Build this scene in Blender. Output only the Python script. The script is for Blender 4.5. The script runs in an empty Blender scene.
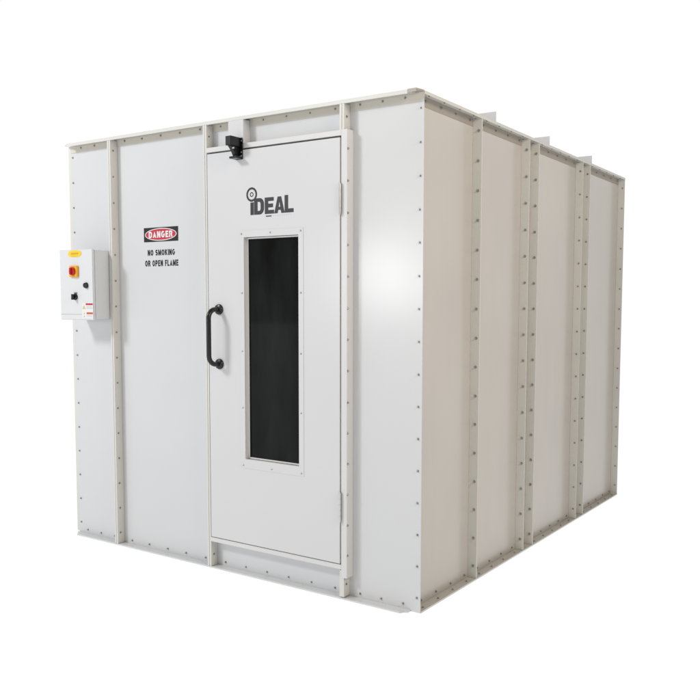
import bpy, bmesh, math, random
from mathutils import Vector, Matrix
random.seed(7)
S = bpy.context.scene
COL = S.collection
PI = math.pi

# ------------------------------------------------------------------ sizes (metres)
H = 2.286            # height of the booth
P = 0.048            # depth of the flanges
XL = -2.345          # left edge of the front
D = 2.802            # depth of the booth
PITCH = 0.1441       # bolt pitch

# ------------------------------------------------------------------ materials
def new_mat(name):
    m = bpy.data.materials.new(name); m.use_nodes = True
    nt = m.node_tree; b = nt.nodes['Principled BSDF']
    return m, nt, b

def paint(name, col, rough=0.3, spec=0.5, var=0.03, bump=0.02, wave=0.0, grime=0.0):
    m, nt, b = new_mat(name)
    N, L = nt.nodes, nt.links
    tc = N.new('ShaderNodeTexCoord')
    n1 = N.new('ShaderNodeTexNoise'); n1.inputs['Scale'].default_value = 1.3; n1.inputs['Detail'].default_value = 5
    L.new(tc.outputs['Object'], n1.inputs['Vector'])
    mx = N.new('ShaderNodeMix'); mx.data_type = 'RGBA'
    mx.inputs[6].default_value = tuple(c * (1 - var) for c in col) + (1,)
    mx.inputs[7].default_value = tuple(min(1, c * (1 + var)) for c in col) + (1,)
    mr = N.new('ShaderNodeMapRange'); mr.inputs[1].default_value = 0.3; mr.inputs[2].default_value = 0.7
    L.new(n1.outputs['Fac'], mr.inputs[0]); L.new(mr.outputs[0], mx.inputs[0])
    out = mx.outputs[2]
    if grime > 0:      # faint smudges on the lower edge and in streaks
        n3 = N.new('ShaderNodeTexNoise'); n3.inputs['Scale'].default_value = 9; n3.inputs['Detail'].default_value = 8
        mp = N.new('ShaderNodeMapping'); mp.inputs['Scale'].default_value = (1, 1, 0.25)
        L.new(tc.outputs['Object'], mp.inputs[0]); L.new(mp.outputs[0], n3.inputs['Vector'])
        r3 = N.new('ShaderNodeMapRange'); r3.inputs[1].default_value = 0.52; r3.inputs[2].default_value = 0.75; r3.inputs[4].default_value = grime
        L.new(n3.outputs['Fac'], r3.inputs[0])
        m2 = N.new('ShaderNodeMix'); m2.data_type = 'RGBA'
        L.new(r3.outputs[0], m2.inputs[0]); L.new(out, m2.inputs[6]); m2.inputs[7].default_value = tuple(c * 0.72 for c in col) + (1,)
        out = m2.outputs[2]
    L.new(out, b.inputs['Base Color'])
    n2 = N.new('ShaderNodeTexNoise'); n2.inputs['Scale'].default_value = 260; n2.inputs['Detail'].default_value = 2
    L.new(tc.outputs['Object'], n2.inputs['Vector'])
    bp = N.new('ShaderNodeBump'); bp.inputs['Strength'].default_value = bump; bp.inputs['Distance'].default_value = 0.001
    L.new(n2.outputs['Fac'], bp.inputs['Height'])
    if wave > 0:       # slight waviness of thin sheet metal
        n4 = N.new('ShaderNodeTexNoise'); n4.inputs['Scale'].default_value = 2.2; n4.inputs['Detail'].default_value = 1
        L.new(tc.outputs['Object'], n4.inputs['Vector'])
        b2 = N.new('ShaderNodeBump'); b2.inputs['Strength'].default_value = wave; b2.inputs['Distance'].default_value = 0.02
        L.new(n4.outputs['Fac'], b2.inputs['Height']); L.new(b2.outputs[0], bp.inputs['Normal'])
    L.new(bp.outputs[0], b.inputs['Normal'])
    rr = N.new('ShaderNodeMapRange'); rr.inputs[3].default_value = rough * 0.85; rr.inputs[4].default_value = rough * 1.2
    L.new(n1.outputs['Fac'], rr.inputs[0]); L.new(rr.outputs[0], b.inputs['Roughness'])
    b.inputs['Specular IOR Level'].default_value = spec
    return m

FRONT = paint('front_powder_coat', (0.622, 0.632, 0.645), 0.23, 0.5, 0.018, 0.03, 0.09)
DOORP = paint('door_powder_coat', (0.632, 0.637, 0.652), 0.25, 0.45, 0.015, 0.03, 0.07)
TRIM = paint('trim_powder_coat', (0.650, 0.643, 0.612), 0.32, 0.4, 0.02, 0.03, 0, 0.08)
SIDE = paint('side_shaded_powder_coat', (0.556, 0.526, 0.488), 0.22, 0.5, 0.05, 0.03, 0.12, 0.10)  # booth coat with the side wall's warm shade mixed into its colour
SIDET = paint('side_trim_powder_coat', (0.650, 0.645, 0.605), 0.36, 0.35, 0.03, 0.03, 0, 0.15)
FRAME = paint('door_frame_paint', (0.655, 0.655, 0.65), 0.3, 0.4, 0.015, 0.03, 0, 0.08)
BAND = paint('front_top_shade', (0.60, 0.575, 0.515), 0.4, 0.3, 0.03, 0.03, 0, 0.1)
SBAND = paint('side_top_shade', (0.36, 0.325, 0.28), 0.45, 0.3, 0.05, 0.03, 0, 0.25)  # darkened for the shade under the side flange
BOXP = paint('enclosure_paint', (0.67, 0.685, 0.70), 0.35, 0.4, 0.01, 0.05)
BRIGHT = paint('window_retainer_paint', (0.70, 0.70, 0.68), 0.35, 0.4, 0.01)
BARE = paint('bare_brown_edge', (0.45, 0.41, 0.36), 0.5, 0.3, 0.15, 0.1, 0, 0.5)
BLACK = paint('black_plastic', (0.006, 0.0065, 0.007), 0.28, 0.5, 0.2, 0.05)
DARK = paint('dark_gasket', (0.06, 0.06, 0.06), 0.7, 0.2)
GAP = paint('gap_shade_grey', (0.16, 0.16, 0.16), 0.7, 0.2)
RED = paint('red_plastic', (0.50, 0.012, 0.015), 0.35, 0.5)
YEL = paint('yellow_plastic', (0.82, 0.42, 0.02), 0.4, 0.4)
YEL2 = paint('yellow_vinyl', (0.85, 0.58, 0.03), 0.4, 0.4)
AMB = paint('amber_print', (0.62, 0.34, 0.02), 0.4, 0.4)
PALEY = paint('pale_yellow_print', (0.55, 0.52, 0.22), 0.4, 0.4)
VBLACK = paint('black_vinyl', (0.009, 0.010, 0.011), 0.4, 0.4)
VRED = paint('red_vinyl', (0.50, 0.03, 0.06), 0.4, 0.4)
VORANGE = paint('red_orange_print', (0.58, 0.09, 0.05), 0.4, 0.4)
VWHITE = paint('white_vinyl', (0.74, 0.74, 0.74), 0.4, 0.4)
LOGO = paint('logo_dark_vinyl', (0.032, 0.032, 0.038), 0.35, 0.4)
GREYP = paint('grey_print', (0.12, 0.13, 0.14), 0.5, 0.3)

def metal(name, col, rough):
    m = paint(name, col, rough, 0.5, 0.15, 0.1)
    m.node_tree.nodes['Principled BSDF'].inputs['Metallic'].default_value = 0.85
    return m
BOLT = metal('zinc_bolt', (0.42, 0.40, 0.38), 0.4)
BOLTD = metal('dull_zinc_bolt', (0.46, 0.44, 0.41), 0.33)
HINGE = metal('steel_hinge', (0.62, 0.62, 0.62), 0.3)
SILVER = metal('bright_steel', (0.75, 0.75, 0.75), 0.25)

def glass():
    m, nt, b = new_mat('dark_tinted_glass')
    N, L = nt.nodes, nt.links
    tc = N.new('ShaderNodeTexCoord'); mp = N.new('ShaderNodeMapping'); mp.inputs['Scale'].default_value = (5.0, 1, 1.4)
    n = N.new('ShaderNodeTexNoise'); n.inputs['Scale'].default_value = 1.6; n.inputs['Detail'].default_value = 3  # streaky noise in the colour stands in for blurred reflections
    L.new(tc.outputs['Object'], mp.inputs[0]); L.new(mp.outputs[0], n.inputs['Vector'])
    cr = N.new('ShaderNodeValToRGB')
    cr.color_ramp.elements[0].position = 0.35; cr.color_ramp.elements[0].color = (0.0012, 0.0015, 0.0014, 1)
    cr.color_ramp.elements[1].position = 0.7; cr.color_ramp.elements[1].color = (0.011, 0.0135, 0.013, 1)
    L.new(n.outputs['Fac'], cr.inputs[0]); L.new(cr.outputs[0], b.inputs['Base Color'])
    b.inputs['Roughness'].default_value = 0.05; b.inputs['Specular IOR Level'].default_value = 0.15
    return m
GLASS = glass()

# ------------------------------------------------------------------ helpers
def bx(bm, x0, x1, y0, y1, z0, z1):
    r = bmesh.ops.create_cube(bm, size=1)
    for v in r['verts']:
        v.co = Vector(((x0 + x1) / 2 + v.co.x * (x1 - x0), (y0 + y1) / 2 + v.co.y * (y1 - y0), (z0 + z1) / 2 + v.co.z * (z1 - z0)))
    return r['verts']

def prism(bm, pts, axis, a, b):
    """polygon pts (u,v) extruded along axis from a to b; axis y: (x,z); axis x: (y,z); axis z: (x,y)"""
    def mk(u, v, w):
        return (u, w, v) if axis == 'y' else ((w, u, v) if axis == 'x' else (u, v, w))
    A = [bm.verts.new(mk(u, v, a)) for u, v in pts]; B = [bm.verts.new(mk(u, v, b)) for u, v in pts]
    n = len(pts)
    bm.faces.new(A); bm.faces.new(B)
    for i in range(n):
        bm.faces.new((A[i], A[(i + 1) % n], B[(i + 1) % n], B[i]))

def disc(bm, cx, cz, rx, rz, y0, y1, n=40):
    prism(bm, [(cx + rx * math.cos(2 * PI * i / n), cz + rz * math.sin(2 * PI * i / n)) for i in range(n)], 'y', y0, y1)

def ring(bm, cx, cz, rx, rz, qx, qz, y0, y1, n=44):
    vs = []
    for i in range(n):
        t = 2 * PI * i / n; c, s = math.cos(t), math.sin(t)
        vs.append([bm.verts.new(p) for p in ((cx + rx * c, y0, cz + rz * s), (cx + qx * c, y0, cz + qz * s), (cx + qx * c, y1, cz + qz * s), (cx + rx * c, y1, cz + rz * s))])
    for i in range(n):
        a, b = vs[i], vs[(i + 1) % n]
        for k in range(4):
            bm.faces.new((a[k], a[(k + 1) % 4], b[(k + 1) % 4], b[k]))

def tube(bm, path, r, n=18, caps=True):
    path = [Vector(p) for p in path]; rings = []
    prev = None
    for i, p in enumerate(path):
        t = (path[min(i + 1, len(path) - 1)] - path[max(i - 1, 0)]).normalized()
        ref = prev if prev else (Vector((1, 0, 0)) if abs(t.x) < 0.9 else Vector((0, 0, 1)))
        a = (ref - t * ref.dot(t)).normalized(); b = t.cross(a); prev = a
        rings.append([bm.verts.new(p + a * (r * math.cos(2 * PI * k / n)) + b * (r * math.sin(2 * PI * k / n))) for k in range(n)])
    for i in range(len(rings) - 1):
        for k in range(n):
            bm.faces.new((rings[i][k], rings[i][(k + 1) % n], rings[i + 1][(k + 1) % n], rings[i + 1][k]))
    if caps:
        bm.faces.new(rings[0][::-1]); bm.faces.new(rings[-1])

def lathe_y(bm, cx, cz, prof, n=28):
    """prof: (radius, y) pairs"""
    rings = []
    for r, y in prof:
        rings.append([bm.verts.new((cx + r * math.cos(2 * PI * k / n), y, cz + r * math.sin(2 * PI * k / n))) for k in range(n)])
    for i in range(len(rings) - 1):
        for k in range(n):
            bm.faces.new((rings[i][k], rings[i][(k + 1) % n], rings[i + 1][(k + 1) % n], rings[i + 1][k]))
    bm.faces.new(rings[0]); bm.faces.new(rings[-1])

def wloc(o):
    v = Vector((0, 0, 0))
    while o: v = v + o.location; o = o.parent
    return v

def obj(name, bm, mat, parent=None, bevel=0.0, smooth=False, label=None, me=None):
    if me is None:
        bmesh.ops.recalc_face_normals(bm, faces=bm.faces[:])
        if bevel > 0:
            bmesh.ops.bevel(bm, geom=[e for e in bm.edges if len(e.link_faces) == 2 and e.calc_face_angle(0) > 0.9], offset=bevel, segments=2, affect='EDGES', clamp_overlap=True)
        if parent: bmesh.ops.translate(bm, verts=bm.verts[:], vec=-wloc(parent))
        me = bpy.data.meshes.new(name); bm.to_mesh(me); bm.free()
        if smooth:
            for p in me.polygons: p.use_smooth = True
            me.set_sharp_from_angle(angle=math.radians(38))
    o = bpy.data.objects.new(name, me); COL.objects.link(o)
    me.materials.clear(); me.materials.append(mat)
    if parent: o.parent = parent
    if label: o['label'] = label
    return o

def thing(name, loc, label, cat):
    o = bpy.data.objects.new(name, None); COL.objects.link(o); o.location = loc
    o.empty_display_size = 0.2; o['label'] = label; o['category'] = cat
    return o

def new(): return bmesh.new()

def flat_curve(name, body, polys, x0, x1, z0, z1, y, mat, parent, bold=0.0, thick=0.0006, fit=True, label=None):
    """lettering (body) or outlines (polys) laid on a wall facing -Y and fitted to the box x0..x1, z0..z1"""
    if body is not None:
        c = bpy.data.curves.new(name, 'FONT'); c.body = body; c.offset = bold; c.size = 1.0
    else:
        c = bpy.data.curves.new(name, 'CURVE'); c.dimensions = '2D'; c.fill_mode = 'BOTH'
        for pts in polys:
            s = c.splines.new('POLY'); s.points.add(len(pts) - 1); s.use_cyclic_u = True
            for i, (u, v) in enumerate(pts): s.points[i].co = (u, v, 0, 1)
    t = bpy.data.objects.new(name, c); COL.objects.link(t)
    bpy.context.view_layer.update()
    dg = bpy.context.evaluated_depsgraph_get()
    me = bpy.data.meshes.new_from_object(t.evaluated_get(dg))
    bpy.data.objects.remove(t); bpy.data.curves.remove(c)
    bm = new(); bm.from_mesh(me); bpy.data.meshes.remove(me)
    bmesh.ops.remove_doubles(bm, verts=bm.verts[:], dist=1e-6)
    us = [v.co.x for v in bm.verts]; vs = [v.co.y for v in bm.verts]
    u0, u1, v0, v1 = min(us), max(us), min(vs), max(vs)
    for v in bm.verts:
        if fit:
            v.co = Vector((x0 + (v.co.x - u0) / (u1 - u0) * (x1 - x0), y, z0 + (v.co.y - v0) / (v1 - v0) * (z1 - z0)))
        else:
            v.co = Vector((v.co.x, y, v.co.y))
    g = bmesh.ops.extrude_face_region(bm, geom=bm.faces[:])
    bmesh.ops.translate(bm, verts=[e for e in g['geom'] if isinstance(e, bmesh.types.BMVert)], vec=(0, -thick, 0))
    return obj(name, bm, mat, parent, label=label)

# ------------------------------------------------------------------ the setting: an added floor that glows white and melts into the white surround
m, nt, b = new_mat('white_glowing_floor')
nt.nodes.remove(b)
em = nt.nodes.new('ShaderNodeEmission'); em.inputs[0].default_value = (1, 1, 1, 1); em.inputs[1].default_value = 1.0
nt.links.new(em.outputs[0], nt.nodes['Material Output'].inputs[0])
bm = new(); prism(bm, [(60 * math.cos(2 * PI * i / 64), 60 * math.sin(2 * PI * i / 64)) for i in range(64)], 'z', -0.06, -0.012)
fl = obj('added_glowing_floor', bm, m); fl['kind'] = 'structure'

# ------------------------------------------------------------------ the booth
booth = thing('spray_booth', (-1.15, 1.4, 0), 'large white powder coated sheet metal spray booth with bolted ribs and windowed door', 'spray booth')

# wall panels -----------------------------------------------------------
def wall(x0, x1, y0, y1, z0, z1, mat, name='wall_panel'):
    bm = new(); bx(bm, x0, x1, y0, y1, z0, z1); return obj(name, bm, mat, booth)
ZB, ZT = -0.0035, 2.2822
R1, R2, R3 = -1.937, -1.198, -0.340       # right faces of the three front ribs
wall(XL, R1 - .013, 0, .003, ZB, ZT, FRONT)
wall(R1 - .011, R2 - .013, 0, .003, ZB, ZT, FRONT)
wall(R2 - .011, R3 - .013, 0, .003, 2.135, ZT, FRONT)
wall(R2 - .011, R3 - .013, 0, .003, ZB, .150, FRONT)
wall(R3 - .011, 0.0, 0, .003, ZB, ZT, FRONT)
bm = new(); bx(bm, 0.0, P, 0, .003, -.003, 2.2822); obj('corner_flange', bm, FRONT, booth)
bm = new(); bx(bm, XL - .026, XL - .001, .004, .030, 0.0045, 2.2822); obj('corner_flange', bm, SIDET, booth)
ribs_side = [(0.545, .009), (1.118, .007), (1.248, .009), (1.947, .007), (2.077, .009)]
ys = [0.003] + [a + w / 2 for a, w in ribs_side] + [D]
for a, c in zip(ys[:-1], ys[1:]):
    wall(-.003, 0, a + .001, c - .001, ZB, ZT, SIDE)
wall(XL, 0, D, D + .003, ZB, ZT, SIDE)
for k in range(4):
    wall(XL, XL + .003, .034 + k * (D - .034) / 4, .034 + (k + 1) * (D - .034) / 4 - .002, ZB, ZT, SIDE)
for k, (a, c) in enumerate([(0.004, .79), (.80, 1.505), (1.515, 2.23), (2.24, D - .002)]):
    wall(XL + .004, -.004, a, c, 2.268, 2.272, FRONT, 'roof_panel')

# ribs: two sheet flanges with small lips, a seam between them ------------
def rib_front(x, z0, z1, w=.025):
    bm = new(); g = .003
    bx(bm, x - .0035, x, -P, -.0005, z0, z1)                       # right flange
    bx(bm, x - w, x - w + .0035, -P, -.0005, z0, z1)               # left flange
    bx(bm, x - w / 2 + g / 2, x - .0035, -P, -P + .003, z0, z1)    # lips
    bx(bm, x - w + .0035, x - w / 2 - g / 2, -P, -P + .003, z0, z1)
    bx(bm, x - w + .0036, x - .0036, -P + .0035, -P + .006, z0, z1)
    return obj('rib', bm, TRIM, booth)
rib_front(R1, .0045, 2.2690)
rib_front(R2, .0045, 2.2690)
rib_front(R3, 2.133, 2.2690)
def rib_side(y, w, z0=.0045, z1=2.271):
    bm = new()
    bx(bm, .0005, P, y, y + w / 2 - .0005, z0, z1); bx(bm, .0005, P, y + w / 2 + .0005, y + w, z0, z1)
    bx(bm, .0005, P - .003, y + w / 2 - .0004, y + w / 2 + .0004, z0, z1)
    return obj('rib', bm, SIDET, booth)
for y, w in ribs_side: rib_side(y, w)
bm = new(); bx(bm, 0.0005, P, D - .004, D - .001, 0.004, 2.2822); obj('corner_flange', bm, SIDET, booth)

# top flange (with a down-turned lip), front and side ---------------------
bm = new()
prism(bm, [(-2.318, -P), (-.007, -P), (-.007, -.0005), (XL - .026, -.0005), (XL - .026, -.02)], 'z', 2.2825, H)
bx(bm, -2.318, -.007, -P - .001, -P + .002, 2.2695, 2.2822)
obj('top_flange', bm, TRIM, booth, label='cream top flange along the front')
bm = new()
prism(bm, [(-.0065, -P), (.036, -P), (P, -.0005), (-.0065, -.0005)], 'z', 2.2825, H + .002)
bx(bm, -.0065, .036, -P, -P + .002, 2.274, 2.2822)
obj('top_flange', bm, BARE, booth, label='short bare brown end piece of the front top flange')
bm = new()
bx(bm, .0005, P, 0.0, D + .003, 2.2825, H)
bx(bm, P - .002, P + .001, 0.0, D + .003, 2.272, 2.2822)
obj('top_flange', bm, SIDET, booth, label='beige top flange along the right side')
# thin strips flat against the wall, the top flange's shade put into their colour
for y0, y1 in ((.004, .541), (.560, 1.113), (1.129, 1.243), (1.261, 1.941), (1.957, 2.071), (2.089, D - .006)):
    bm = new(); bx(bm, .0005, .0025, y0, y1, 2.238, 2.2815); obj('top_shade_strip', bm, SBAND, booth)
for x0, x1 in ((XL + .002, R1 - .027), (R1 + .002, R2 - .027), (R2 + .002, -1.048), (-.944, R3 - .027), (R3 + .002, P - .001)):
    bm = new(); bx(bm, x0, x1, -.0025, -.0005, 2.241, 2.2815); obj('top_shade_strip', bm, BAND, booth)

# base flange ---------------------------------------------------------------
bm = new()
prism(bm, [(-2.305, -P), (-.030, -P), (-.020, -.030), (-.004, -.024), (-.002, -.0005), (XL, -.0005), (XL, -.012)], 'z', -.004, .0035)
obj('base_flange', bm, FRONT, booth, label='cream base flange along the front')
bm = new(); prism(bm, [(.0005, .0035), (P + .001, .0035), (P + .001, D + .003), (.0005, D + .003)], 'z', -.0045, .003)
obj('base_flange', bm, SIDET, booth, label='beige base flange along the right side')

# roof ribs -------------------------------------------------------------------
for y in (.795, 1.510, 2.235):
    bm = new(); bx(bm, XL + .05, 0.0, y, y + .003, 2.273, 2.360); bx(bm, XL + .05, -.03, y + .005, y + .008, 2.273, 2.360)
    obj('roof_rib', bm, FRONT, booth)

# door frame -----------------------------------------------------------------------
DX0, DX1, DZ0, DZ1 = -1.1900, -.3600, .1655, 2.1220
bm = new()
bx(bm, R2 + .0005, -.3555, -P - .001, -P + .003, 2.131, 2.1545)      # header face
bx(bm, R2 + .0005, -.3555, -P + .003, -.0005, 2.1515, 2.1545)
bx(bm, R2 + .0005, -.3555, -P + .003, -.0005, 2.131, 2.134)
obj('door_header', bm, FRAME, booth)
bm = new()
bx(bm, R2 + .0005, -.3555, -P - .001, -P + .003, .1385, .1605)
bx(bm, R2 + .0005, -.3555, -P + .003, -.0005, .157, .1605)
bx(bm, R2 + .0005, -.3555, -P + .003, -.0005, .1385, .1415)
obj('door_threshold', bm, FRAME, booth)
bm = new()
bx(bm, -.3545, -.3225, -P - .001, -P + .003, .100, 2.156)
bx(bm, -.3260, -.3225, -P + .003, -.0005, .100, 2.156)
obj('door_jamb', bm, FRAME, booth)
bm = new()
bx(bm, -.3650, -.3425, -P + .001, -P + .003, .008, .1335); bx(bm, -.3655, -.3625, -P + .003, -.0005, .008, .1335)
bx(bm, -.3425, -.3400, -P + .001, -.0005, .008, .0995)
obj('rib', bm, TRIM, booth)
bm = new(); bx(bm, R2 + .001, -.3560, -.0120, -.0080, .140, 2.150); obj('door_gap_shade_sheet', bm, GAP, booth)  # grey sheet behind the leaf, added to give the door gaps their shade

# bracket over the door
bm = new()
bx(bm, -1.046, -.947, -P - .001, -P + .003, 2.1555, 2.2690); bx(bm, -.950, -.947, -P + .003, -.0005, 2.1555, 2.2690); bx(bm, -1.046, -1.043, -P + .003, -.0005, 2.1555, 2.2690)
obj('switch_bracket', bm, DOORP, booth)

# door --------------------------------------------------------------------------------
FY = -.053
WX0, WX1, WZ0, WZ1 = -.946, -.599, .598, 1.700          # window opening
bm = new()
for (a, c, e, g) in ((DX0, WX0, DZ0, DZ1), (WX1, DX1, DZ0, DZ1), (WX0, WX1, DZ0, WZ0), (WX0, WX1, WZ1, DZ1)):
    pass
xs = [DX0, WX0, WX1, DX1]; zs = [DZ0, WZ0, WZ1, DZ1]
def vgrid(y): return [[bm.verts.new((x, y, z)) for z in zs] for x in xs]
A = vgrid(FY); B = vgrid(-.026)
for i in range(3):
    for j in range(3):
        if (i, j) == (1, 1): continue
        bm.faces.new((A[i][j], A[i + 1][j], A[i + 1][j + 1], A[i][j + 1])); bm.faces.new((B[i][j], B[i + 1][j], B[i + 1][j + 1], B[i][j + 1]))
for i in range(3):
    for j in (0, 3): bm.faces.new((A[i][j], A[i + 1][j], B[i + 1][j], B[i][j])); bm.faces.new((A[j][i], A[j][i + 1], B[j][i + 1], B[j][i]))
for (p, q) in (((1, 1), (2, 1)), ((2, 1), (2, 2)), ((2, 2), (1, 2)), ((1, 2), (1, 1))):
    bm.faces.new((A[p[0]][p[1]], A[q[0]][q[1]], B[q[0]][q[1]], B[p[0]][p[1]]))
door = obj('door', bm, DOORP, booth, bevel=.0012, smooth=False)
# window frame plate, proud of the leaf
def frame(bm, ox0, ox1, oz0, oz1, ix0, ix1, iz0, iz1, y0, y1):
    bx(bm, ox0, ix0, y0, y1, oz0, oz1); bx(bm, ix1, ox1, y0, y1, oz0, oz1)
    bx(bm, ix0, ix1, y0, y1, oz0, iz0); bx(bm, ix0, ix1, y0, y1, iz1, oz1)
bm = new(); frame(bm, -.971, -.571, .553, 1.731, WX0 + .001, WX1 - .001, WZ0 + .001, WZ1 - .001, FY - .0018, FY - .0002)
bx(bm, WX0 + .001, WX0 + .0025, FY, -.0315, WZ0 + .001, WZ1 - .001); bx(bm, WX1 - .0025, WX1 - .001, FY, -.0315, WZ0 + .001, WZ1 - .001)
obj('window_frame', bm, DOORP, door)
bm = new(); frame(bm, WX0 + .003, WX1 - .003, WZ0 + .002, WZ1 - .002, WX0 + .012, WX1 - .010, WZ0 + .009, WZ1 - .009, -.0345, -.0315)
obj('window_retainer', bm, BRIGHT, door)
bm = new(); bx(bm, WX0 + .004, WX1 - .004, -.0310, -.0280, WZ0 + .003, WZ1 - .003); obj('window_glass', bm, GLASS, door)
for x in (-.959, -.586):
    for z in (.567, .857, 1.140, 1.427, 1.716):
        bm = new(); lathe_y(bm, x, z, [(.0045, FY - .0019), (.0042, FY - .0036), (.0022, FY - .0048)], 12); obj('screw', bm, BOLT, door)
for z in (.567, 1.716):
    bm = new(); lathe_y(bm, -.7725, z, [(.0045, FY - .0019), (.0042, FY - .0036), (.0022, FY - .0048)], 12); obj('screw', bm, BOLT, door)
# pull handle
bm = new()
hx, za, zb, ro, out = -1.116, 1.069, 1.345, .0122, -.128
path = [(hx, FY - .006, zb)]
rr = .045
for k in range(9):
    t = k / 8 * PI / 2; path.append((hx, out + rr - rr * math.sin(t), zb - rr + rr * math.cos(t)))
for k in range(9):
    t = k / 8 * PI / 2; path.append((hx, out + rr - rr * math.cos(t), za + rr - rr * math.sin(t)))
path.append((hx, FY - .006, za))
tube(bm, path, ro)
for z in (za, zb):
    lathe_y(bm, hx, z, [(.027, FY - .0005), (.027, FY - .005), (.024, FY - .011), (.016, FY - .014), (.0125, FY - .015)])
obj('handle', bm, BLACK, door, smooth=True)
# hinges
for z0, z1 in ((1.781, 1.915), (.367, .503)):
    bm = new(); n = 5; L_ = (z1 - z0) / n
    for k in range(n):
        tube(bm, [(-.3565, FY - .005, z0 + k * L_ + .0008), (-.3565, FY - .005, z0 + (k + 1) * L_ - .0008)], .0062, 14)
    tube(bm, [(-.3565, FY - .005, z0 - .004), (-.3565, FY - .005, z1 + .004)], .0042, 12)
    bx(bm, -.3640, -.3590, FY - .0022, FY - .0002, z0, z1)
    obj('hinge', bm, HINGE, door, smooth=True)

# logo on the door ------------------------------------------------------------------------
def arc(cx, cz, rx, rz, a0, a1, n=12):
    return [(cx + rx * math.cos(math.radians(a0 + (a1 - a0) * k / n)), cz + rz * math.sin(math.radians(a0 + (a1 - a0) * k / n))) for k in range(n + 1)]
zb_, zt_ = 1.8045, 1.8825
polys = []
polys.append([(-.8995, zb_), (-.8780, zb_), (-.8780, 1.8650), (-.8995, 1.8650)])
polys.append([(-.8755, zb_), (-.8400, zb_)] + arc(-.8400, zb_ + .028, .0275, .028, -90, 0) + arc(-.8400, zt_ - .028, .0275, .028, 0, 90) + [(-.8755, zt_)])
polys.append([(-.8535, zb_ + .0175), (-.8420, zb_ + .0175)] + arc(-.8420, zb_ + .0300, .0080, .0125, -90, 0) + arc(-.8420, zt_ - .0300, .0080, .0125, 0, 90) + [(-.8535, zt_ - .0175)])
e = -.8075
polys.append([(e, zb_), (e + .058, zb_), (e + .058, zb_ + .0180), (e + .022, zb_ + .0180), (e + .022, zb_ + .0300), (e + .052, zb_ + .0300), (e + .052, zb_ + .0480), (e + .022, zb_ + .0480),
              (e + .022, zt_ - .0175), (e + .057, zt_ - .0175), (e + .056, zt_), (e, zt_)])
a = -.7480
polys.append([(a, zb_), (a + .0210, zb_), (a + .0250, zb_ + .0150), (a + .0405, zb_ + .0150), (a + .0440, zb_), (a + .0635, zb_), (a + .0635, zb_ + .004), (a + .0435, zt_), (a + .0215, zt_)])
polys.append([(a + .0275, zb_ + .0295), (a + .0375, zb_ + .0295), (a + .0325, zb_ + .0560)])
l = -.6835
polys.append([(l, zb_), (l + .0545, zb_), (l + .0545, zb_ + .0185), (l + .0215, zb_ + .0185), (l + .0215, zt_ + .004), (l, zt_ + .004)])
logo = flat_curve('logo', None, polys, 0, 0, 0, 0, FY - .0002, LOGO, door, fit=False)
bm = new()
ring(bm, -.8910, 1.9030, .0345, .0345, .0245, .0245, FY - .0003, FY - .0009)
obj('logo_ring', bm, LOGO, door)
bm = new(); ring(bm, -.8910, 1.9030, .0115, .0115, .0072, .0072, FY - .0003, FY - .0009, 24); obj('logo_inner_ring', bm, LOGO, door)
bm = new(); bx(bm, -.8000, -.7660, FY - .0009, FY - .0003, 1.7915, 1.7965); obj('logo_underline', bm, LOGO, door)
bm = new()
for k in range(9): bx(bm, -.7550 + k * .0135, -.7550 + k * .0135 + .003, FY - .0008, FY - .0003, 1.7935, 1.7960)
obj('logo_small_print', bm, paint('pale_grey_print', (.42, .42, .43), .5, .3), door)

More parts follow.
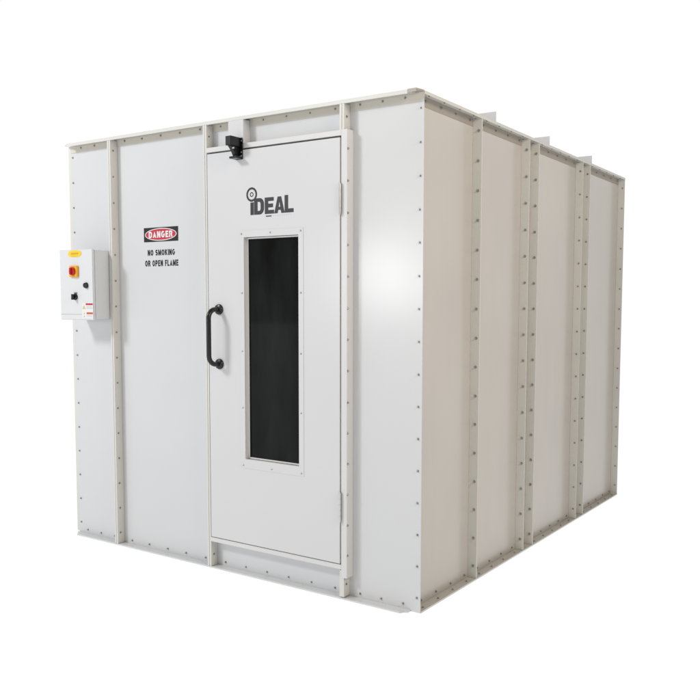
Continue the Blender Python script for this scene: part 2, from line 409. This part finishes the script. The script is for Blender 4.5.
# warning sign on the wall beside the door ----------------------------------------------------
bm = new(); bx(bm, -1.7285, -1.4620, -.0012, -.0003, 1.7065, 1.7830)
sign = obj('danger_sign', bm, VBLACK, booth)
cx, cz = -1.5955, 1.7448
bm = new(); ring(bm, cx, cz, .1230, .0335, .1180, .0295, -.0020, -.0013); obj('sign_oval_rim', bm, VWHITE, sign)
bm = new(); disc(bm, cx, cz, .1175, .0290, -.0020, -.0013); obj('sign_oval', bm, VRED, sign)
SW = .23
def letter_strokes(ch):
    a, q = SW / 2, 1 - SW / 2                     # centre lines of the lower and upper bars
    def ell(cx_, cy_, rx, ry, t0, t1, n=10): return arc(cx_, cy_, rx, ry, t0, t1, n)
    if ch == 'I': return .19, [[(a, 0), (a, 1)]]
    if ch == 'N': return .68, [[(a, 0), (a, 1)], [(.68 - a, 0), (.68 - a, 1)], [(a + .01, .93), (.67 - a, .07)]]
    if ch == 'M': return .80, [[(a, 0), (a, 1)], [(.80 - a, 0), (.80 - a, 1)], [(a + .01, .93), (.40, .14), (.79 - a, .93)]]
    if ch == 'K': return .68, [[(a, 0), (a, 1)], [(a + .05, .42), (.56, 1)], [(.27, .60), (.58, 0)]]
    if ch == 'L': return .54, [[(a, 1), (a, a), (.54, a)]]
    if ch == 'F': return .54, [[(a, 0), (a, q), (.54, q)], [(a + .04, .50), (.49, .50)]]
    if ch == 'E': return .58, [[(.58, a), (a, a), (a, q), (.57, q)], [(a + .04, .51), (.53, .51)]]
    if ch == 'A': return .72, [[(a, 0), (.36, .93), (.72 - a, 0)], [(.20, .29), (.52, .29)]]
    if ch == 'O': return .72, [ell(.36, .5, .36 - a, .5 - a, 0, 360, 28)]
    if ch == 'D': return .68, [[(a, a)] + ell(.32, a + .26, .68 - a - .32, .26, -90, 0) + ell(.32, q - .26, .68 - a - .32, .26, 0, 90) + [(a, q), (a, a)]]
    if ch == 'P': return .64, [[(a, 0), (a, q)] + ell(.36, q - .215, .64 - a - .36, .215, 90, -90) + [(a + .03, q - .43)]]
    if ch == 'R': return .68, [[(a, 0), (a, q)] + ell(.36, q - .205, .65 - a - .36, .205, 90, -90) + [(a + .03, q - .41)], [(.42, .47), (.58, 0)]]
    if ch == 'G': return .72, [ell(.36, .5, .36 - a, .5 - a, 48, 318, 24) + [(.72 - a, .47), (.40, .47)]]
    if ch == 'S': return .64, [ell(.32, 1 - a - .205, .32 - a, .205, 25, 245, 14) + ell(.32, a + .205, .32 - a, .205, 65, -155, 14)]
    return .30, []
def strip(bm, pts, w_, y, th, sx, sz, ox, oz):
    P2 = [Vector(p) for p in pts]; closed = (P2[0] - P2[-1]).length < 1e-6
    if closed: P2 = P2[:-1]
    n = len(P2); sides = []
    for i in range(n):
        d0 = (P2[i] - P2[i - 1]).normalized() if (closed or i > 0) else None
        d1 = (P2[(i + 1) % n] - P2[i]).normalized() if (closed or i < n - 1) else None
        if d0 is None: nn = Vector((-d1.y, d1.x)); k = 1
        elif d1 is None: nn = Vector((-d0.y, d0.x)); k = 1
        else:
            m_ = Vector((-(d0 + d1).y, (d0 + d1).x))
            if m_.length < .2: m_ = Vector((-d1.y, d1.x))
            nn = m_.normalized(); k = min(2.6, 1 / max(.3, nn.dot(Vector((-d1.y, d1.x)))))
        sides.append([bm.verts.new((ox + v.x * sx, y + dy, oz + min(1, max(0, v.y)) * sz)) for v in (P2[i] + nn * (w_ / 2 * k), P2[i] - nn * (w_ / 2 * k)) for dy in (0, -th)])
    for i in range(n if closed else n - 1):
        A_, C_ = sides[i], sides[(i + 1) % n]
        bm.faces.new((A_[1], A_[3], C_[3], C_[1])); bm.faces.new((A_[0], A_[1], C_[1], C_[0])); bm.faces.new((A_[3], A_[2], C_[2], C_[3]))
    if not closed:
        for e_ in (sides[0], sides[-1]): bm.faces.new((e_[0], e_[1], e_[3], e_[2]))
def lettering(text, x0, x1, z0, z1, y, mat, parent, gap=.15):
    tot = sum(letter_strokes(ch)[0] + gap for ch in text) - gap
    sx = (x1 - x0) / tot; sz = z1 - z0; x = 0; bm = new()
    for ch in text:
        w_, st_ = letter_strokes(ch)
        for k, pl in enumerate(st_): strip(bm, pl, SW, y, .0004 + .00012 * k, sx, sz, x0 + x * sx, z0)
        x += w_ + gap
    return obj('lettering', bm, mat, parent)
lettering('DANGER', cx - .0930, cx + .0930, cz - .0175, cz + .0175, -.0021, VWHITE, sign)
lettering('NO SMOKING', -1.7010, -1.4890, 1.6325, 1.6640, -.0003, VBLACK, sign)
lettering('OR OPEN FLAME', -1.7230, -1.4640, 1.5745, 1.6075, -.0003, VBLACK, sign)

# door switch --------------------------------------------------------------------------------------
bm = new()
bx(bm, -.9930, -.9450, -.0585, -.0542, 2.0760, 2.1800)
prism(bm, [(-.1250 + .0, 2.1360), (-.0585, 2.1360), (-.0585, 2.1800), (-.1250, 2.1800)], 'x', -.9930, -.9570)
sw = obj('door_switch', bm, BLACK, booth, bevel=.0015)
bm = new()
prism(bm, [(-.1150, 2.1355), (-.0590, 2.1355), (-.0590, 2.0950), (-.0800, 2.0900), (-.0950, 2.1150)], 'x', -.9880, -.9650)
obj('switch_arm', bm, BLACK, sw, bevel=.0015)
bm = new(); bx(bm, -.9930, -.9460, -.1000, -.0590, 2.0770, 2.0870); obj('switch_foot', bm, BLACK, sw, bevel=.001)
bm = new(); tube(bm, [(-.964, -.104, 2.125), (-.958, -.104, 2.125)], .0045, 14); obj('screw', bm, SILVER, sw)
for x, z in ((-.951, 2.092), (-.951, 2.110), (-.951, 2.165)):
    bm = new(); lathe_y(bm, x, z, [(.0040, -.0586), (.0036, -.0612)], 12); obj('screw', bm, SILVER, sw)
bm = new(); tube(bm, [(-.984, -.0595, 2.0905), (-.950, -.0595, 2.0905)], .0022, 10); obj('switch_pin', bm, SILVER, sw)

# bolts ------------------------------------------------------------------------------------------------
bb = new()
prism(bb, [(.0052 * math.cos(PI / 3 * k), .0052 * math.sin(PI / 3 * k)) for k in range(6)], 'z', .0012, .0056)
prism(bb, [(.0072 * math.cos(PI / 8 * k), .0072 * math.sin(PI / 8 * k)) for k in range(16)], 'z', .0, .0014)
prism(bb, [(.0030 * math.cos(PI / 5 * k), .0030 * math.sin(PI / 5 * k)) for k in range(10)], 'z', .0057, .0085)
bmesh.ops.recalc_face_normals(bb, faces=bb.faces[:])
bmesh.ops.scale(bb, vec=(.80, .80, .80), verts=bb.verts[:])
bolt_me = bpy.data.meshes.new('bolt'); bb.to_mesh(bolt_me); bolt_me.materials.append(BOLT)
bolt_side = bolt_me.copy(); bolt_side.materials.clear(); bolt_side.materials.append(BOLTD)
places = []
NY, PX, DN, UPZ = (PI / 2, 0, 0), (0, PI / 2, 0), (PI, 0, 0), (0, 0, 0)
def B_(p, r):
    p = tuple(p); j = lambda: random.uniform(-.0012, .0012)
    places.append(((p[0] + (j() if r is not PX else 0), p[1] + (j() if r is not NY else 0), p[2] + (j() if r not in (DN, UPZ) else 0)), r))
zcol = [.0655 + PITCH * .9965 * k + .0 for k in range(16)]
zcol = [.0650 + (2.2150 - .0650) / 15 * k for k in range(16)]          # 15 bays of 0.143
for z in [zc for zc in zcol if zc > 0.03]:
    B_((.030, -.0005, z), NY)                                        # near corner flange
    B_((-2.327, -.0005, z), NY)                                      # left corner
    B_((R1, -.029, z), PX)
    for y, w in ribs_side: B_((.031, y, z), NY)
    B_((.031, D - .004, z), NY)
for z in zcol:
    if z > 2.16: B_((R3, -.029, z), PX); B_((R2, -.029, z), PX)
    elif z > .11: B_((-.3225, -.043, z), PX)
    else: B_((R3, -.029, z), PX); B_((R2, -.029, z), PX)
xs_t = [-2.248, -2.126, -1.870, -1.727, -1.580, -1.435, -1.288, -1.143, -.857, -.713, -.569, -.424, -.283, -.164, -.045]
for x in xs_t: B_((x, -.0026, 2.264), NY)
for x in [-2.266, -2.145, -2.023, -1.871, -1.728, -1.578, -1.434, -1.287, -1.142, -.999, -.855, -.713, -.570, -.426, -.281, -.162, -.043]: B_((x, -.0005, .024), NY)
edges = [0.09] + [y for y, w in ribs_side] + [D]
spans = [(.0, .543), (.565, 1.112), (1.265, 1.943), (2.093, D)]
for a, c in spans:
    n = max(2, round((c - a - .14) / .143)); st = (c - a) / (n + 1)
    k0 = 1
    for k in range(n + 1):
        y = a + .083 + k * (c - a - .12) / n
        if y > c - .02: continue
        B_((.0026, y, 2.262), PX); B_((.030, y - .012, 2.2820), DN)
        B_((.0005, y, .022), PX); B_((.030, y - .03, .0032), UPZ)
B_((.0005, 1.185, .030), PX); B_((.0005, 2.01, .030), PX)
CAM = Vector((1.8874, -3.0807, 1.3685))
def size(pr):
    p, r = pr
    n = Matrix.Rotation(r[0], 3, 'X') @ Vector((0, 0, 1)) if r[0] else (Vector((1, 0, 0)) if r[1] else Vector((0, 0, 1)))
    d = Vector(p) - CAM
    return (abs(n.dot(d.normalized())) + .4) / d.length ** 2
places.sort(key=size, reverse=True)
bw = wloc(booth)
for p, r in places[:100]:
    o = bpy.data.objects.new('bolt', bolt_side if (p[1] > .01) else bolt_me); COL.objects.link(o); o.parent = booth
    if p[0] > -.2 and p[1] > .01: o.scale = (1.32, 1.32, 1.4)
    elif p[0] < -.5: o.scale = (.85, .85, .9)
    o.location = Vector(p) - bw; o.rotation_euler = (Matrix.Rotation(r[1], 3, 'Y') @ Matrix.Rotation(r[0], 3, 'X') @ Matrix.Rotation(random.uniform(0, PI), 3, 'Z')).to_euler()
bm = new()
for p, r in places[100:]:
    t = bmesh.new(); t.from_mesh(bolt_me)
    M = Matrix.Translation(p) @ Matrix.Rotation(r[1], 4, 'Y') @ Matrix.Rotation(r[0], 4, 'X') @ Matrix.Rotation(random.uniform(0, PI), 4, 'Z')
    bmesh.ops.transform(t, matrix=M, verts=t.verts[:])
    tm = bpy.data.meshes.new('t'); t.to_mesh(tm); t.free(); bm.from_mesh(tm); bpy.data.meshes.remove(tm)
o = obj('bolt', bm, BOLT, booth, label='small zinc bolts along the farther ribs and flanges'); o['kind'] = 'stuff'

# ------------------------------------------------------------------ control box on the left of the front
EX0, EX1, EZ0, EZ1, EY = -2.252, -1.966, 1.280, 1.670, -.157
cb = thing('control_box', (-2.10, -.08, EZ0), 'small white electrical control box with red and yellow switch, mounted left of the ribbed front', 'control box')
bm = new(); bx(bm, EX0 + .006, EX1 - .004, EY + .016, -.006, EZ0 + .006, EZ1 - .006); obj('housing', bm, BOXP, cb, bevel=.003)
bm = new(); bx(bm, EX0, EX1, EY, EY + .014, EZ0, EZ1); lid = obj('lid', bm, BOXP, cb, bevel=.0025)
bm = new(); bx(bm, EX0 + .004, EX1 - .003, EY - .0009, EY - .0002, 1.3095, 1.3120); obj('lid_crease', bm, paint('crease_grey', (.48, .49, .50), .5, .3), lid)
Y0 = EY - .0004
bm = new()
n = 36; pts = []
for k in range(n):
    t = 2 * PI * k / n; c, s = math.cos(t), math.sin(t)
    pts.append((-2.116 + .058 * math.copysign(abs(c) ** .75, c), 1.647 + .0190 * math.copysign(abs(s) ** .8, s)))
prism(bm, pts, 'y', Y0 - .0008, Y0); ov = obj('maker_badge', bm, YEL2, cb)
bm = new()
for k in range(7): bx(bm, -2.148 + k * .0095, -2.148 + k * .0095 + .0065, Y0 - .0014, Y0 - .0009, 1.643, 1.653)
bx(bm, -2.145, -2.090, Y0 - .0014, Y0 - .0009, 1.6335, 1.6352)
obj('badge_print', bm, AMB, ov)
bm = new(); bx(bm, -2.155, -2.085, EY - .012, EY - .0003, 1.518, 1.580); isw = obj('isolator_switch', bm, YEL, cb, bevel=.002)
bm = new(); lathe_y(bm, -2.121, 1.550, [(.0235, EY - .0125), (.0235, EY - .020), (.020, EY - .023)]);
bx(bm, -2.1265, -2.1155, EY - .033, EY - .0225, 1.532, 1.568)
obj('switch_knob', bm, RED, isw, bevel=.001)
bm = new(); lathe_y(bm, -2.020, 1.471, [(.0165, EY - .0003), (.0165, EY - .006), (.013, EY - .014), (.010, EY - .015)]); kb = obj('push_button', bm, BLACK, cb, smooth=True)
bm = new(); lathe_y(bm, -2.116, 1.408, [(.0175, EY - .0003), (.0175, EY - .008), (.013, EY - .013)])
bm2 = bm; bx(bm, -2.1215, -2.1105, EY - .026, EY - .012, 1.392, 1.423); ks = obj('selector_knob', bm, BLACK, cb, smooth=False)
bm = new(); bx(bm, -2.1290, -2.1030, EY - .0012, EY - .0003, 1.4250, 1.4330); obj('knob_legend', bm, GREYP, ks)
bm = new(); bx(bm, -2.063, -1.9675, EY - .0010, EY - .0003, 1.2885, 1.3760); st = obj('warning_label', bm, VWHITE, cb)
bm = new(); bx(bm, -2.0290, -1.9700, EY - .0016, EY - .0011, 1.3625, 1.3725); obj('label_band', bm, VRED, st)
bm = new(); bx(bm, -2.0230, -1.9700, EY - .0016, EY - .0011, 1.3125, 1.3225); obj('label_band', bm, VORANGE, st)
bm = new(); prism(bm, [(-2.058, 1.341), (-2.032, 1.341), (-2.045, 1.362)], 'y', EY - .0016, EY - .0011); obj('warning_triangle', bm, PALEY, st)
bm = new()
for z in (1.312, 1.296): bx(bm, -2.0460, -2.0405, EY - .0016, EY - .0011, z, z + .008)
for z in (1.355, 1.349, 1.343, 1.305, 1.299):
    x = -2.024
    while x < -1.976:
        w = random.uniform(.003, .008); bx(bm, x, min(x + w, -1.973), EY - .0015, EY - .0011, z, z + .0014); x += w + .002
obj('label_print', bm, paint('faint_print', (.38, .38, .40), .5, .3), st)
bm = new(); bx(bm, EX1 - .02, EX1 - .004, -.0055, -.0008, EZ0 + .02, EZ1 - .02); obj('mounting_bracket', bm, BOXP, cb)
bm = new(); bx(bm, EX0 + .01, EX0 + .03, -.0055, -.0008, EZ0 + .02, EZ1 - .02)
obj('mounting_bracket', bm, BOXP, cb)

# ------------------------------------------------------------------ camera
cam = bpy.data.cameras.new('camera'); co = bpy.data.objects.new('camera', cam); COL.objects.link(co); S.camera = co
yaw, pitch, roll, f = .5667, .0756, .0057, 822.64
fw = Vector((-math.sin(yaw) * math.cos(pitch), math.cos(yaw) * math.cos(pitch), -math.sin(pitch)))
ri = Vector((math.cos(yaw), math.sin(yaw), 0)); up = ri.cross(fw)
ri2 = ri * math.cos(roll) + up * math.sin(roll); up2 = ri2.cross(fw)
co.matrix_world = Matrix(((ri2.x, up2.x, -fw.x, CAM.x), (ri2.y, up2.y, -fw.y, CAM.y), (ri2.z, up2.z, -fw.z, CAM.z), (0, 0, 0, 1)))
cam.sensor_width = 36; cam.lens = 36 * f / 700; cam.shift_x = -48.76 / 700; cam.shift_y = 18.11 / 700
cam.clip_start = .05; cam.clip_end = 300

# ------------------------------------------------------------------ surround: added light, white behind the booth, made darker and warmer on the right
w = bpy.data.worlds.new('World'); S.world = w; w.use_nodes = True
nt = w.node_tree; N, L = nt.nodes, nt.links
bg = N['Background']; tc = N.new('ShaderNodeTexCoord')
def vm(op, a, b_=None):
    n = N.new('ShaderNodeVectorMath'); n.operation = op; L.new(a, n.inputs[0])
    if b_ is not None: n.inputs[1].default_value = b_
    return n
def mrange(src, a, b_, c=0, d=1, smooth=True):
    n = N.new('ShaderNodeMapRange'); n.interpolation_type = 'SMOOTHSTEP' if smooth else 'LINEAR'
    L.new(src, n.inputs[0]); n.inputs[1].default_value = a; n.inputs[2].default_value = b_; n.inputs[3].default_value = c; n.inputs[4].default_value = d
    return n.outputs[0]
def mixc(fac, A, B):
    n = N.new('ShaderNodeMix'); n.data_type = 'RGBA'; L.new(fac, n.inputs[0])
    for i, v in ((6, A), (7, B)):
        if isinstance(v, tuple): n.inputs[i].default_value = v
        else: L.new(v, n.inputs[i])
    return n.outputs[2]
white = mrange(vm('DOT_PRODUCT', tc.outputs['Generated'], (-.535, .841, 0)).outputs['Value'], .28, .50)
sx = mrange(vm('DOT_PRODUCT', tc.outputs['Generated'], (.9, .45, 0)).outputs['Value'], -.60, .40)
base = mixc(sx, (.66, .645, .62, 1), (.08, .072, .06, 1))
ns = N.new('ShaderNodeTexNoise'); ns.inputs['Scale'].default_value = 2.6; ns.inputs['Detail'].default_value = 2
L.new(tc.outputs['Generated'], ns.inputs['Vector'])
nf = mrange(ns.outputs['Fac'], .35, .65)
base2 = mixc(nf, (.05, .05, .055, 1), (1, 1, 1, 1))
mul = N.new('ShaderNodeMix'); mul.data_type = 'RGBA'; mul.blend_type = 'MULTIPLY'; mul.inputs[0].default_value = .35
L.new(base, mul.inputs[6]); L.new(base2, mul.inputs[7])
L.new(mixc(white, mul.outputs[2], (1, 1, 1, 1)), bg.inputs[0]); bg.inputs[1].default_value = 1.0

# ------------------------------------------------------------------ lamps
def area(name, loc, target, sx_, sy_, power, col):
    l = bpy.data.lights.new(name, 'AREA'); l.shape = 'RECTANGLE'; l.size = sx_; l.size_y = sy_; l.energy = power; l.color = col
    o = bpy.data.objects.new(name, l); COL.objects.link(o); o.location = loc
    o.rotation_euler = (Vector(target) - Vector(loc)).to_track_quat('-Z', 'Y').to_euler()
    return o
area('ceiling_lamp', (-4.6, -4.6, 5.2), (-1.0, 0, 1.3), 1.1, 1.1, 235, (.985, .99, 1.0))
area('window_light', (-3.34, -5.04, 1.727), (-.095, 0, 1.504), .56, .50, 29, (1, 1, 1))
area('side_fill_light', (3.5, -1.0, 3.2), (0, .6, 1.4), 1.6, 1.2, 80, (1.0, .87, .72))  # added unseen warm fill, grades the side wall from front to rear

S.view_settings.view_transform = 'Standard'; S.view_settings.look = 'None'; S.view_settings.exposure = 0; S.view_settings.gamma = 1
S.render.engine = 'CYCLES'; S.cycles.max_bounces = 8
